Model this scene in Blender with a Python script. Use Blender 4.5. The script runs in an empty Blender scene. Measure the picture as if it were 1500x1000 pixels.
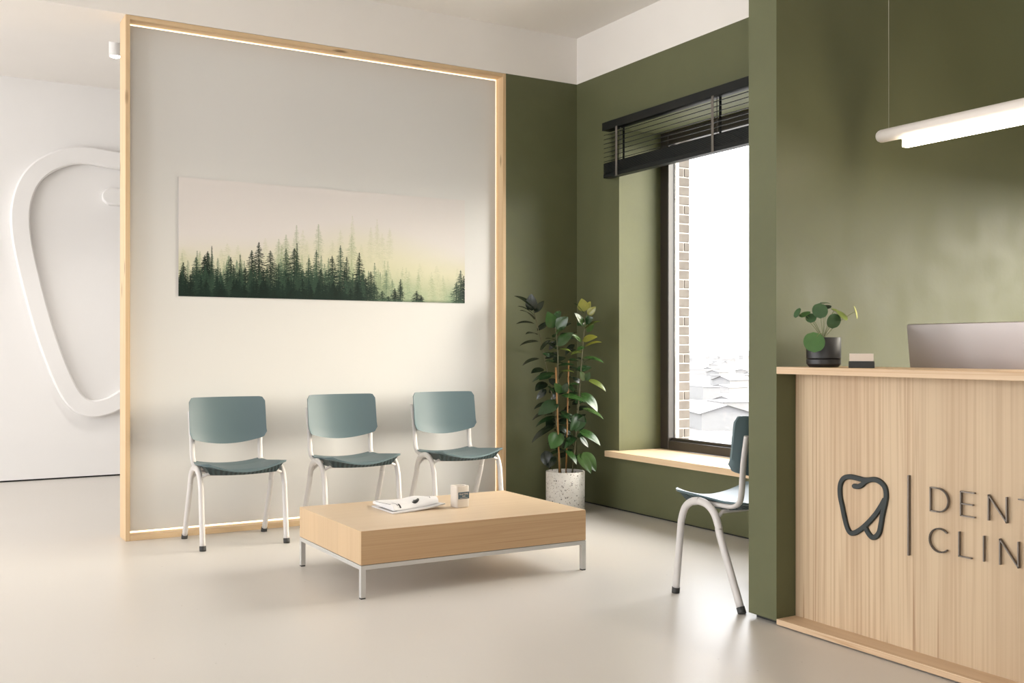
import bpy, bmesh, math, random
import numpy as np
from mathutils import Vector, Matrix
random.seed(7)
SC = bpy.context.scene
COL = SC.collection
# ------------------------------------------------------------------ helpers
def lin(c):
    return tuple(((v/255)/12.92 if v/255 <= .04045 else ((v/255+.055)/1.055)**2.4) for v in c)

class NT:
    """small wrapper for building node materials"""
    def __init__(s, name):
        s.m = bpy.data.materials.new(name); s.m.use_nodes = True
        s.t = s.m.node_tree; s.b = s.t.nodes['Principled BSDF']
    def n(s, kind, **kw):
        nd = s.t.nodes.new(kind)
        for k, v in kw.items():
            if k in nd.inputs: nd.inputs[k].default_value = v
            else: setattr(nd, k, v)
        return nd
    def l(s, a, b): s.t.links.new(a, b)
    def obj(s): return s.n('ShaderNodeTexCoord').outputs['Object']
    def mapped(s, scale, loc=(0, 0, 0)):
        mp = s.n('ShaderNodeMapping'); mp.inputs['Scale'].default_value = scale
        mp.inputs['Location'].default_value = loc
        s.l(s.obj(), mp.inputs['Vector']); return mp.outputs['Vector']
    def noise(s, scale, sc=1.0, detail=4, rough=.55, loc=(0, 0, 0), dist=0):
        nz = s.n('ShaderNodeTexNoise'); nz.inputs['Scale'].default_value = sc
        nz.inputs['Detail'].default_value = detail; nz.inputs['Roughness'].default_value = rough
        nz.inputs['Distortion'].default_value = dist
        s.l(s.mapped(scale, loc), nz.inputs['Vector']); return nz.outputs['Fac']
    def ramp(s, fac, stops):
        r = s.n('ShaderNodeValToRGB'); e = r.color_ramp.elements
        while len(e) < len(stops): e.new(.5)
        for q, (p, c) in zip(e, stops):
            q.position = p; q.color = (*c, 1) if len(c) == 3 else c
        s.l(fac, r.inputs['Fac']); return r.outputs['Color']
    def mix(s, a, b, fac, mode='MIX'):
        m = s.n('ShaderNodeMix', data_type='RGBA', blend_type=mode)
        for sock, v in ((m.inputs[0], fac), (m.inputs[6], a), (m.inputs[7], b)):
            if hasattr(v, 'links'): s.l(v, sock)
            else: sock.default_value = v if isinstance(v, (int, float)) else (*v, 1)
        return m.outputs[2]
    def bump(s, fac, strength, dist=.01):
        b = s.n('ShaderNodeBump'); b.inputs['Strength'].default_value = strength
        b.inputs['Distance'].default_value = dist
        s.l(fac, b.inputs['Height']); s.l(b.outputs['Normal'], s.b.inputs['Normal'])

def plain(name, rgb, rough=.5, metal=0, spec=.5, var=.03, vscale=6, coat=0, bump=0):
    k = NT(name); c = lin(rgb)
    f = k.noise((1, 1, 1), vscale, 5)
    lo = tuple(max(0, v*(1-var)) for v in c); hi = tuple(min(1, v*(1+var)) for v in c)
    k.l(k.ramp(f, [(.3, lo), (.7, hi)]), k.b.inputs['Base Color'])
    k.b.inputs['Roughness'].default_value = rough; k.b.inputs['Metallic'].default_value = metal
    k.b.inputs['Specular IOR Level'].default_value = spec
    k.b.inputs['Coat Weight'].default_value = coat
    if bump: k.bump(k.noise((1, 1, 1), 90, 4), bump, .004)
    return k.m

def emit(name, rgb, strength):
    k = NT(name); k.b.inputs['Base Color'].default_value = (*rgb, 1)
    k.b.inputs['Emission Color'].default_value = (*rgb, 1)
    k.b.inputs['Emission Strength'].default_value = strength
    return k.m

def wood(name, base, dark, along, across='Y', rough=.5, fine=60, streak=9, plank=0, knots=False, contrast=1.0, seed=0, spec=.35):
    """timber: grain runs along one axis; streaks, fine year lines and optional staves"""
    k = NT(name); ax = {'X': 0, 'Y': 1, 'Z': 2}
    def sc(a, b):
        v = [b, b, b]; v[ax[along]] = a; return tuple(v)
    c0, c1 = lin(base), lin(dark)
    mid = tuple(a*.55+b*.45 for a, b in zip(c0, c1))
    wide = k.noise(sc(.35, streak*.35), 1, 3, .5, (seed, seed*2, seed))
    col = k.ramp(wide, [(.3, c0), (.7, tuple(a*(1-.35*contrast)+b*.35*contrast for a, b in zip(c0, c1)))])
    st = k.noise(sc(.5, streak*2.2), 1, 3, .6, (3+seed, 1, 2), .25)
    col = k.mix(col, mid, k.ramp(st, [(.53, (0, 0, 0)), (.62, (.55*contrast,)*3), (.66, (0, 0, 0))]))
    st2 = k.noise(sc(.8, fine), 1, 2, .5, (7, seed, 4), .1)
    col = k.mix(col, mid, k.ramp(st2, [(.45, (0, 0, 0)), (.68, (.6*contrast,)*3)]))
    st3 = k.noise(sc(.28, streak*3.1), 1, 2, .5, (1, 9, seed+5), .15)
    col = k.mix(col, c1, k.ramp(st3, [(.61, (0, 0, 0)), (.635, (min(1, .62*contrast),)*3), (.66, (0, 0, 0))]))
    if knots:
        v = k.n('ShaderNodeTexVoronoi'); v.inputs['Scale'].default_value = 1
        k.l(k.mapped(sc(1.9, 7.5), (seed*.37, .2, .6)), v.inputs['Vector'])
        kc = tuple(x*.35 for x in c1)
        col = k.mix(col, kc, k.ramp(v.outputs['Distance'], [(.05, (.75,)*3), (.12, (0, 0, 0))]))
    if plank:
        sx = k.n('ShaderNodeSeparateXYZ'); k.l(k.obj(), sx.inputs[0])
        d = k.n('ShaderNodeMath', operation='DIVIDE'); d.inputs[1].default_value = plank
        k.l(sx.outputs[ax[across]], d.inputs[0])
        fl = k.n('ShaderNodeMath', operation='FLOOR'); k.l(d.outputs[0], fl.inputs[0])
        wn = k.n('ShaderNodeTexWhiteNoise', noise_dimensions='1D'); k.l(fl.outputs[0], wn.inputs['W'])
        col = k.mix(col, tuple(v*.80 for v in c0), k.ramp(wn.outputs['Value'], [(.0, (0, 0, 0)), (1, (.45*contrast,)*3)]))
    k.l(col, k.b.inputs['Base Color'])
    k.b.inputs['Roughness'].default_value = rough; k.b.inputs['Specular IOR Level'].default_value = spec
    k.bump(st2, .05, .002)
    return k.m

class MB:
    def __init__(s): s.bm = bmesh.new()
    def box(s, x0, x1, y0, y1, z0, z1, bev=0, seg=2, mi=0, mat=None):
        t = bmesh.new(); bmesh.ops.create_cube(t, size=1)
        for v in t.verts:
            v.co = Vector(((x0+x1)/2+v.co.x*(x1-x0), (y0+y1)/2+v.co.y*(y1-y0), (z0+z1)/2+v.co.z*(z1-z0)))
        if bev: bmesh.ops.bevel(t, geom=t.edges[:], offset=bev, segments=seg, profile=.5, affect='EDGES')
        if mat: bmesh.ops.transform(t, matrix=mat, verts=t.verts)
        s.join(t, mi); return s
    def join(s, t, mi=0):
        mp = {v: s.bm.verts.new(v.co) for v in t.verts}
        for f in t.faces:
            try:
                q = s.bm.faces.new([mp[v] for v in f.verts]); q.material_index = mi; q.smooth = f.smooth
            except ValueError: pass
        t.free()
    def grid(s, pts, closed_u=False, closed_v=False, smooth=True, mi=0):
        """pts[i][j] -> quads"""
        V = [[s.bm.verts.new(p) for p in row] for row in pts]
        n, m = len(V), len(V[0])
        for i in range(n if closed_u else n-1):
            for j in range(m if closed_v else m-1):
                f = s.bm.faces.new([V[i][j], V[(i+1) % n][j], V[(i+1) % n][(j+1) % m], V[i][(j+1) % m]])
                f.smooth = smooth; f.material_index = mi
        return V
    def tube(s, pts, r, n=14, caps=True, ry=None, side=None):
        """swept tube along points; r may be a list; ry gives an oval"""
        pts = [Vector(p) for p in pts]; N = len(pts)
        rs = r if isinstance(r, (list, tuple)) else [r]*N
        rows = []; prev = None
        for i, p in enumerate(pts):
            t = (pts[min(i+1, N-1)]-pts[max(i-1, 0)]).normalized()
            if side is not None: a = Vector(side)
            elif prev is not None: a = prev
            else: a = Vector((0, 0, 1)) if abs(t.z) < .9 else Vector((1, 0, 0))
            a = (a-t*a.dot(t)).normalized(); prev = a; b = t.cross(a)
            q = (ry/rs[i]) if ry else 1
            rows.append([p+a*math.cos(2*math.pi*k/n)*rs[i]+b*math.sin(2*math.pi*k/n)*rs[i]*q for k in range(n)])
        V = s.grid(rows, closed_v=True)
        if caps:
            for row in (V[0], V[-1]):
                try: s.bm.faces.new(row)
                except ValueError: pass
        return s
    def lathe(s, prof, c=(0, 0, 0), n=40, smooth=True, mi=0):
        c = Vector(c)
        rows = [[c+Vector((r*math.cos(2*math.pi*k/n), r*math.sin(2*math.pi*k/n), z)) for k in range(n)] for r, z in prof]
        V = s.grid(rows, closed_v=True, smooth=smooth, mi=mi)
        for row in (V[0], V[-1]):
            f = s.bm.faces.new(row); f.material_index = mi
        return s
    def prism(s, poly, h0, h1, fn, smooth=False):
        a = [s.bm.verts.new(fn(x, y, h0)) for x, y in poly]; b = [s.bm.verts.new(fn(x, y, h1)) for x, y in poly]
        s.bm.faces.new(a); s.bm.faces.new(b); n = len(poly)
        for i in range(n):
            f = s.bm.faces.new([a[i], a[(i+1) % n], b[(i+1) % n], b[i]]); f.smooth = smooth
        return s
    def build(s, name, mats, parent=None, sharp=None, loc=None):
        bmesh.ops.recalc_face_normals(s.bm, faces=s.bm.faces)
        me = bpy.data.meshes.new(name); s.bm.to_mesh(me); s.bm.free()
        for m in (mats if isinstance(mats, (list, tuple)) else [mats]): me.materials.append(m)
        if sharp is not None:
            me.set_sharp_from_angle(angle=math.radians(sharp))
        o = bpy.data.objects.new(name, me); COL.objects.link(o)
        if parent: o.parent = parent
        if loc: o.location = loc
        return o

def thing(name, label, cat, loc=(0, 0, 0), rz=0, group=None):
    o = bpy.data.objects.new(name, None); COL.objects.link(o)
    o.empty_display_size = .1
    o.location = loc; o.rotation_euler = (0, 0, rz); o['label'] = label; o['category'] = cat
    if group: o['group'] = group
    return o
def tag(o, label, cat, group=None):
    o['label'] = label; o['category'] = cat
    if group: o['group'] = group
    return o
def struct(o): o['kind'] = 'structure'; return o
def dup(root, loc, rz, label=None):
    r = root.copy(); COL.objects.link(r); r.location = loc; r.rotation_euler = (0, 0, rz)
    if label: r['label'] = label
    for ch in list(root.children):
        c = ch.copy(); COL.objects.link(c); c.parent = r
        for g in ch.children:
            d = g.copy(); COL.objects.link(d); d.parent = c
    return r
def smooth_path(pts, per=8, closed=False):
    P = [Vector(p) for p in pts]; out = []; n = len(P)
    for i in range(n-1):
        p0, p1, p2, p3 = P[max(i-1, 0)], P[i], P[i+1], P[min(i+2, n-1)]
        for k in range(per):
            t = k/per
            out.append(.5*((2*p1)+(p2-p0)*t+(2*p0-5*p1+4*p2-p3)*t*t+(3*p1-p0-3*p2+p3)*t**3))
    out.append(P[-1]); return out

# ------------------------------------------------------------------ materials
M = {}
M['white_wall'] = plain('white_wall_paint', (234, 231, 228), .75, spec=.3, var=.012, vscale=2)
M['white_gloss'] = plain('white_lacquer_panel', (218, 216, 212), .32, spec=.5, var=.008, vscale=1.5)
M['ceiling'] = plain('ceiling_paint', (236, 231, 225), .85, spec=.2, var=.012, vscale=2)
k = NT('green_wall_paint')
g0 = lin((94, 96, 69)); g1 = lin((100, 102, 74))
f = k.noise((1, 1, 1), 3.5, 6, .6)
k.l(k.ramp(f, [(.3, g0), (.7, g1)]), k.b.inputs['Base Color'])
k.l(k.ramp(k.noise((1, 1, 1), 7, 5, .6), [(.3, (.46,)*3), (.7, (.58,)*3)]), k.b.inputs['Roughness'])
k.b.inputs['Specular IOR Level'].default_value = .22
k.bump(k.noise((1, 1, 1), 26, 5, .6), .06, .01)
M['green'] = k.m
k = NT('polished_screed_floor')
f = k.noise((1, 1, 1), 1.1, 5, .55)
c = k.ramp(f, [(.3, lin((209, 203, 195))), (.7, lin((213, 207, 199)))])
sp2 = k.n('ShaderNodeTexVoronoi'); sp2.inputs['Scale'].default_value = 7; k.l(k.obj(), sp2.inputs['Vector'])
c = k.mix(c, lin((130, 118, 102)), k.ramp(sp2.outputs['Distance'], [(.018, (.4,)*3), (.035, (0, 0, 0))]))
k.l(c, k.b.inputs['Base Color'])
k.l(k.ramp(k.noise((1, 1, 1), 2.2, 6, .6), [(.25, (.31,)*3), (.75, (.37,)*3)]), k.b.inputs['Roughness'])
k.b.inputs['Specular IOR Level'].default_value = .45
k.bump(k.noise((1, 1, 1), 5, 5), .02, .02)
M['floor'] = k.m
M['gap'] = plain('dark_shadow_gap', (28, 28, 26), .7)  # near-black paints in the shade of the recesses under walls and desk
M['pine_z'] = wood('pine_upright', (222, 196, 158), (180, 134, 86), 'Z', rough=.5, knots=True, seed=3, streak=11)
M['pine_x'] = wood('pine_rail', (222, 196, 158), (180, 134, 86), 'X', rough=.5, knots=True, seed=5, streak=11)
M['pine_y'] = wood('pine_board', (220, 194, 162), (176, 134, 92), 'Y', rough=.45, seed=2, streak=10)
M['desk_front'] = wood('pine_desk_cladding', (212, 188, 156), (138, 94, 56), 'Z', 'Y', rough=.5, fine=75, streak=8, plank=.145, contrast=1.5, seed=1)
M['oak_top'] = wood('oak_table_top', (212, 188, 158), (184, 152, 116), 'X', 'Y', rough=.33, fine=70, streak=6, contrast=.65, seed=4)
M['oak_front'] = wood('oak_table_front', (200, 168, 130), (146, 106, 68), 'X', 'Z', rough=.45, fine=110, streak=14, contrast=.9, seed=6)  # darker than top and side: the front's shading is put into the colour
M['oak_side'] = wood('oak_table_side', (208, 180, 144), (170, 134, 96), 'Z', 'Y', rough=.45, fine=90, streak=5, plank=.14, contrast=.7, seed=8)
M['sill'] = wood('pale_sill_board', (226, 202, 168), (196, 156, 112), 'Y', 'X', rough=.5, fine=70, streak=10, contrast=.7, seed=9)
M['led'] = emit('warm_led_strip', (1, .82, .58), 2.6)
M['tube_light'] = emit('warm_diffuser', (1, .88, .68), 22)
M['spot_light'] = emit('spot_lens', (1, .95, .86), 30)
M['lamp_white'] = plain('lamp_white_enamel', (226, 218, 210), .4)
M['cable'] = plain('clear_cable', (170, 166, 150), .3, metal=.5)
M['powder'] = plain('light_grey_powder_coat', (206, 201, 197), .38, spec=.5, var=.01)
M['shell'] = plain('grey_teal_plastic', (94, 112, 116), .46, spec=.4, var=.015, vscale=3)
k = NT('ribbed_shaded_teal_plastic')
w = k.n('ShaderNodeTexWave', bands_direction='DIAGONAL'); w.inputs['Scale'].default_value = 26
k.l(k.obj(), w.inputs['Vector'])
k.l(k.ramp(w.outputs['Fac'], [(.4, lin((34, 50, 52))), (.6, lin((50, 70, 72)))]), k.b.inputs['Base Color'])  # darker than the shell: shade below the seat painted into the teal
k.b.inputs['Roughness'].default_value = .5; k.bump(w.outputs['Fac'], .5, .004)
M['shell_under'] = k.m
M['rubber'] = plain('dark_rubber', (52, 52, 50), .6)
M['steel'] = plain('satin_steel', (200, 198, 194), .35, metal=.35)
M['bronze'] = plain('dark_bronze_frame', (52, 46, 40), .35, spec=.6)
M['white_seal'] = plain('white_outer_profile', (214, 210, 206), .5)
M['blind'] = plain('charcoal_blind', (20, 23, 22), .45, spec=.3)
M['tape'] = plain('grey_blind_tape', (104, 98, 90), .8)
M['mortar'] = plain('pale_mortar', (186, 181, 176), .9)
k = NT('grey_brick')
c = k.ramp(k.noise((1, 1, 1), 9, 4), [(.3, lin((98, 92, 87))), (.7, lin((120, 114, 109)))])
k.l(c, k.b.inputs['Base Color']); k.b.inputs['Roughness'].default_value = .9
M['brick'] = k.m
M['black_metal'] = plain('matt_dark_green_metal', (30, 38, 36), .5)
M['letter'] = plain('brushed_grey_letter', (112, 104, 96), .35, metal=.6)
M['ceramic_black'] = plain('matt_black_ceramic', (40, 38, 37), .45)
M['soil'] = plain('potting_soil', (48, 38, 30), .95, var=.3, vscale=40)
M['card_black'] = plain('black_card_tray', (36, 38, 36), .5)
M['card'] = plain('cream_card', (214, 200, 186), .7)
M['paper'] = plain('white_newsprint', (224, 221, 219), .6)
M['paper2'] = plain('glossy_magazine_paper', (214, 211, 210), .35)
M['ink'] = plain('black_ink', (26, 26, 26), .5)
M['ink_soft'] = plain('grey_ink', (140, 138, 138), .6)
M['carton'] = plain('cream_paper_carton', (206, 196, 184), .55, var=.04, vscale=14)
M['blue_label'] = plain('slate_blue_label', (66, 86, 98), .5)
M['silver'] = plain('silver_aluminium', (176, 168, 165), .5, metal=.75, var=.01)
M['bamboo'] = plain('bamboo_cane', (150, 108, 62), .6, var=.2, vscale=20)
M['stem'] = plain('green_brown_stem', (78, 74, 44), .6, var=.15, vscale=20)
M['screen'] = plain('dark_screen_glass', (16, 16, 18), .15)
k = NT('terrazzo_concrete')
c = k.ramp(k.noise((1, 1, 1), 8, 5), [(.3, lin((196, 192, 184))), (.7, lin((214, 210, 203)))])
for sc_, thr, cc in ((34, .13, (70, 64, 58)), (55, .12, (120, 92, 70)), (80, .14, (60, 58, 54))):
    v = k.n('ShaderNodeTexVoronoi'); v.inputs['Scale'].default_value = sc_; k.l(k.obj(), v.inputs['Vector'])
    c = k.mix(c, lin(cc), k.ramp(v.outputs['Distance'], [(thr, (.85,)*3), (thr+.07, (0, 0, 0))]))
k.l(c, k.b.inputs['Base Color']); k.b.inputs['Roughness'].default_value = .6
M['terrazzo'] = k.m
def leaf_mat(name, rough):
    k = NT(name)
    a = k.n('ShaderNodeVertexColor', layer_name='tint')
    nz = k.noise((1, 1, 1), 30, 4)
    c = k.mix(a.outputs['Color'], (0, 0, 0), k.ramp(nz, [(.3, (0, 0, 0)), (.8, (.25,)*3)]))
    k.l(c, k.b.inputs['Base Color']); k.b.inputs['Roughness'].default_value = rough
    k.b.inputs['Specular IOR Level'].default_value = .6
    k.b.inputs['Subsurface Weight'].default_value = 0
    return k.m
M['leaf'] = leaf_mat('glossy_leaf', .27); M['leaf_soft'] = leaf_mat('coin_leaf', .55)
k = NT('printed_forest')
a = k.n('ShaderNodeVertexColor', layer_name='print'); k.l(a.outputs['Color'], k.b.inputs['Base Color'])
k.b.inputs['Roughness'].default_value = .5; k.b.inputs['Specular IOR Level'].default_value = .25
M['print'] = k.m
k = NT('window_glass')
tr = k.n('ShaderNodeBsdfTransparent'); gl = k.n('ShaderNodeBsdfGlossy'); gl.inputs['Roughness'].default_value = .02
fr = k.n('ShaderNodeLayerWeight'); fr.inputs['Blend'].default_value = .5
pw = k.n('ShaderNodeMath', operation='POWER'); pw.inputs[1].default_value = 5; k.l(fr.outputs['Facing'], pw.inputs[0])
ad = k.n('ShaderNodeMath', operation='MULTIPLY_ADD'); ad.inputs[1].default_value = .5; ad.inputs[2].default_value = .03; k.l(pw.outputs[0], ad.inputs[0])
mx = k.n('ShaderNodeMixShader'); k.l(ad.outputs[0], mx.inputs[0]); k.l(tr.outputs[0], mx.inputs[1]); k.l(gl.outputs[0], mx.inputs[2])
k.l(mx.outputs[0], k.t.nodes['Material Output'].inputs['Surface'])
M['glass'] = k.m

# ------------------------------------------------------------------ room
YW = 6.335      # plane of the back wall and the framed panel
XW = 4.29       # plane of the window wall
YR = 3.067      # front of the reception wall
CEIL = 3.395
GRN = 3.085
YF = 9.65
XL, YB, XR2 = -5.0, -4.0, 5.35

struct(MB().box(XL-.3, XR2+.3, YB-.3, YF+.3, -.2, 0).build('floor', M['floor']))
struct(MB().box(XL-.3, XR2+.3, YB-.3, YF+.3, CEIL+.03, CEIL+.3).build('ceiling', M['ceiling']))
# white beam over the framed panel and the green return wall
struct(MB().box(XL, XW, YW, YW+.62, GRN, CEIL+.03).build('wall_back_beam', M['ceiling']))
struct(MB().box(3.682, XW, YW, YW+.2, .012, GRN).build('wall_back', M['green']))
struct(MB().box(3.682, XW, YW+.015, YW+.2, 0, .012).build('shadow_gap_back', M['gap']))  # set-back black strip for the shade in the wall-foot gap, as on other walls
# far wall of the passage behind
struct(MB().box(XL, XR2, YF, YF+.2, .014, CEIL+.03).build('wall_far', M['white_wall']))
struct(MB().box(XL, XR2, YF+.015, YF+.2, 0, .014).build('shadow_gap_far', M['gap']))
# window wall with its opening
OY0, OY1, OZ0, OZ1 = 3.80, 5.81, .375, 2.66
XO = 4.74
def wall_with_hole(mb, x0, x1, y0, y1, z0, z1, hy0, hy1, hz0, hz1):
    mb.box(x0, x1, y0, hy0, z0, z1); mb.box(x0, x1, hy1, y1, z0, z1)
    mb.box(x0, x1, hy0, hy1, z0, hz0); mb.box(x0, x1, hy0, hy1, hz1, z1); return mb
struct(wall_with_hole(MB(), XW, XO, YR+.16, YW+.2, .012, GRN, OY0, OY1, OZ0, OZ1).build('wall_right', M['green']))
struct(MB().box(XW, XO, YR+.16, YF, GRN, CEIL+.03).build('wall_right_upper', M['ceiling']))
struct(MB().box(XW, XO, YW+.2, YF, 0, GRN).build('wall_right_passage', M['white_wall']))
struct(MB().box(XW+.015, XO, YR+.16, YW, 0, .012).build('shadow_gap_right', M['gap']))
# reception wall
struct(MB().box(3.057, XR2, YR, YR+.16, .02, CEIL+.03).build('wall_reception', M['green']))
struct(MB().box(3.09, XR2, YR+.012, YR+.148, 0, .02).build('shadow_gap_reception', M['gap']))
SW = (-1.6, 2.85, .95, 1.99)  # unseen side window, added to light the reception wall
struct(wall_with_hole(MB(), XR2, XR2+.2, YB, YR+.16, 0, CEIL+.03, *SW).build('wall_reception_side', M['green']))
# left and rear walls with unseen windows, added to let the daylight in
mb = MB()
lw = [(1.5, 3.3), (4.0, 6.1), (6.6, 9.2)]
ys = [YB]+[v for p in lw for v in p]+[YF]
for i in range(0, len(ys), 2): mb.box(XL-.3, XL, ys[i], ys[i+1], 0, CEIL+.03)
for a, b in lw: mb.box(XL-.3, XL, a, b, 0, .15); mb.box(XL-.3, XL, a, b, 3.2, CEIL+.03)
struct(mb.build('wall_left', M['white_wall']))
mb = MB()
rw = [(-3.8, -1.6)]
xs = [XL-.3]+[v for p in rw for v in p]+[XR2+.2]
for i in range(0, len(xs), 2): mb.box(xs[i], xs[i+1], YB-.3, YB, 0, CEIL+.03)
for a, b in rw: mb.box(a, b, YB-.3, YB, 0, .9); mb.box(a, b, YB-.3, YB, 2.9, CEIL+.03)
struct(mb.build('wall_rear', M['white_wall']))
wn = 2
def unseen_window(horizontal, a, b, z0, z1):
    """plain unseen window, added for daylight in a wall behind or beside the viewer"""
    global wn
    mb = MB(); t = .05
    def bx(u0, u1, w0, w1):
        if horizontal: mb.box(u0, u1, YB-.2, YB-.14, w0, w1)
        else: mb.box(XL-.2, XL-.14, u0, u1, w0, w1)
    bx(a, a+t, z0, z1); bx(b-t, b, z0, z1); bx(a, b, z0, z0+t); bx(a, b, z1-t, z1); bx((a+b)/2-t/2, (a+b)/2+t/2, z0, z1)
    struct(mb.build('window_%d' % wn, M['bronze'])); wn += 1
mb = MB(); t = .05; a, b, z0_, z1_ = SW
for q in ((a, a+t, z0_, z1_), (b-t, b, z0_, z1_), (a, b, z0_, z0_+t), (a, b, z1_-t, z1_), ((a+b)/2-t/2, (a+b)/2+t/2, z0_, z1_)): mb.box(XR2+.08, XR2+.13, *q)
struct(mb.build('window_%d' % wn, M['bronze'])); wn += 1
for a, b in lw: unseen_window(False, a, b, .15, 3.2)
for a, b in rw: unseen_window(True, a, b, .9, 2.9)

# window 1: frame, glass, outer profile, sill
w1 = MB(); FX0, FX1, FW = 4.655, 4.735, .088
ZS = .415
w1.box(FX0, FX1, OY1-FW, OY1, ZS, OZ1, .004); w1.box(FX0, FX1, OY0, OY0+FW, ZS, OZ1, .004)
w1.box(FX0+.001, FX1-.001, OY0+FW, OY1-FW, ZS, ZS+.062, .004); w1.box(FX0+.001, FX1-.001, OY0+FW, OY1-FW, OZ1-FW, OZ1, .004)
w1.box(FX0+.028, FX1-.001, OY0+FW, OY1-FW, ZS+.062, ZS+.082, .003)
window = struct(w1.build('window_1', M['bronze']))
wp = MB()
wp.box(FX1-.022, FX1-.003, OY1-FW-.012, OY1-FW, ZS+.082, OZ1-FW)
wp.box(FX1+.001, FX1+.012, OY1-FW-.006, OY1, ZS, OZ1)
wp.build('outer_profile', M['white_seal'], window)
MB().box(FX0+.045, FX0+.053, OY0+FW, OY1-FW-.012, ZS+.083, OZ1-FW).build('glass_pane', M['glass'], window)
MB().box(4.212, XW-.0005, OY0-.07, OY1+.065, ZS-.04, ZS).box(XW-.0005, FX0, OY0+.001, OY1-.001, ZS-.0398, ZS).build('window_sill', M['sill'], window)
# outer brick jamb
mb = MB(); BX0 = FX1+.013; BX1 = BX0+.108; BY = OY1-.085
mb.box(BX0, BX1-.004, BY+.006, BY+.5, -1, 3.6, mi=1)
z = -.9; i = 0
while z < 3.5:
    if i % 4 == 1: segs = [(BX0, BX0+.049), (BX0+.058, BX1)]
    else: segs = [(BX0, BX1)]
    for a, b in segs: mb.box(a, b, BY, BY+.22, z, z+.057, .003, 1)
    z += .0665; i += 1
struct(mb.build('wall_outer_brick', [M['brick'], M['mortar']]))

# ------------------------------------------------------------------ blind
bl = thing('window_blind', 'charcoal horizontal blind half raised over the window in the green wall', 'window blind', (4.25, 4.8, 2.32))
def loc_build(mb, name, mat, root, **kw):
    bmesh.ops.translate(mb.bm, verts=mb.bm.verts, vec=-Vector(root.location)); return mb.build(name, mat, root, **kw)
by0, by1 = 3.70, 5.90
loc_build(MB().box(4.215, 4.285, by0, by1+.012, 2.655, 2.712, .003), 'head_rail', M['blind'], bl)
mb = MB()
for i in range(7):
    zz = 2.63-i*.031
    mb.box(-.026, .026, by0, by1, -.0021, .0021, mat=Matrix.Translation((4.248, 0, zz)) @ Matrix.Rotation(math.radians(-17), 4, 'Y'))
loc_build(mb, 'slats', M['blind'], bl)
mb = MB()
for i in range(12): mb.box(4.220, 4.276, by0, by1, 2.352+i*.0062, 2.352+i*.0062+.0045)
loc_build(mb, 'slat_stack', M['blind'], bl)
loc_build(MB().box(4.218, 4.278, by0, by1, 2.322, 2.350, .003), 'bottom_rail', M['blind'], bl)
for yy in (5.74, 4.76, 3.84):
    loc_build(MB().box(4.2135, 4.2147, yy-.011, yy+.011, 2.318, 2.66), 'ladder_tape', M['tape'], bl)
    loc_build(MB().box(4.2765, 4.2777, yy-.011, yy+.011, 2.35, 2.66), 'ladder_tape', M['blind'], bl)
    loc_build(MB().tube([(4.25, yy-.0, 2.655), (4.25, yy, 2.42)], .0025, 6), 'lift_cord', M['tape'], bl)

# ------------------------------------------------------------------ framed panel
PX0, PX1 = 1.108, 3.682
pn = thing('framed_wall_panel', 'large white lacquered wall panel in a pine frame with a glowing edge strip', 'wall panel', (PX0, YW, 0))
FT = .026
def pbox(*a, **k): return MB().box(*a, **k)
loc_build(pbox(PX0, PX0+FT, YW, YW+.18, 0, GRN-.001, bev=.002), 'frame_rail', M['pine_z'], pn)
loc_build(pbox(PX1-FT, PX1, YW-.001, YW+.18, 0, GRN-.001, bev=.002), 'frame_rail', M['pine_z'], pn)
loc_build(pbox(PX0+FT, PX1-FT, YW, YW+.18, GRN-.001-FT, GRN-.001, bev=.002), 'frame_rail', M['pine_x'], pn)
loc_build(pbox(PX0+FT, PX1-FT, YW, YW+.18, 0, FT+.006, bev=.002), 'frame_rail', M['pine_x'], pn)
loc_build(pbox(PX0+FT+.0005, PX1-FT-.011, YW+.085, YW+.12, FT+.017, GRN-FT-.012), 'panel_board', M['white_gloss'], pn)
mb = MB(); a0, a1, c0_, c1_ = PX0+FT, PX1-FT, FT+.006, GRN-.001-FT
mb.box(a1-.010, a1, YW+.1, YW+.11, c0_, c1_)
mb.box(a0, a1-.010, YW+.1, YW+.11, c0_, c0_+.012); mb.box(a0, a1-.010, YW+.1, YW+.11, c1_-.010, c1_)
loc_build(mb, 'led_strip', M['led'], pn, )
loc_build(pbox(a0, a1, YW+.125, YW+.135, c0_, c1_), 'back_board', M['white_wall'], pn)

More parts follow.
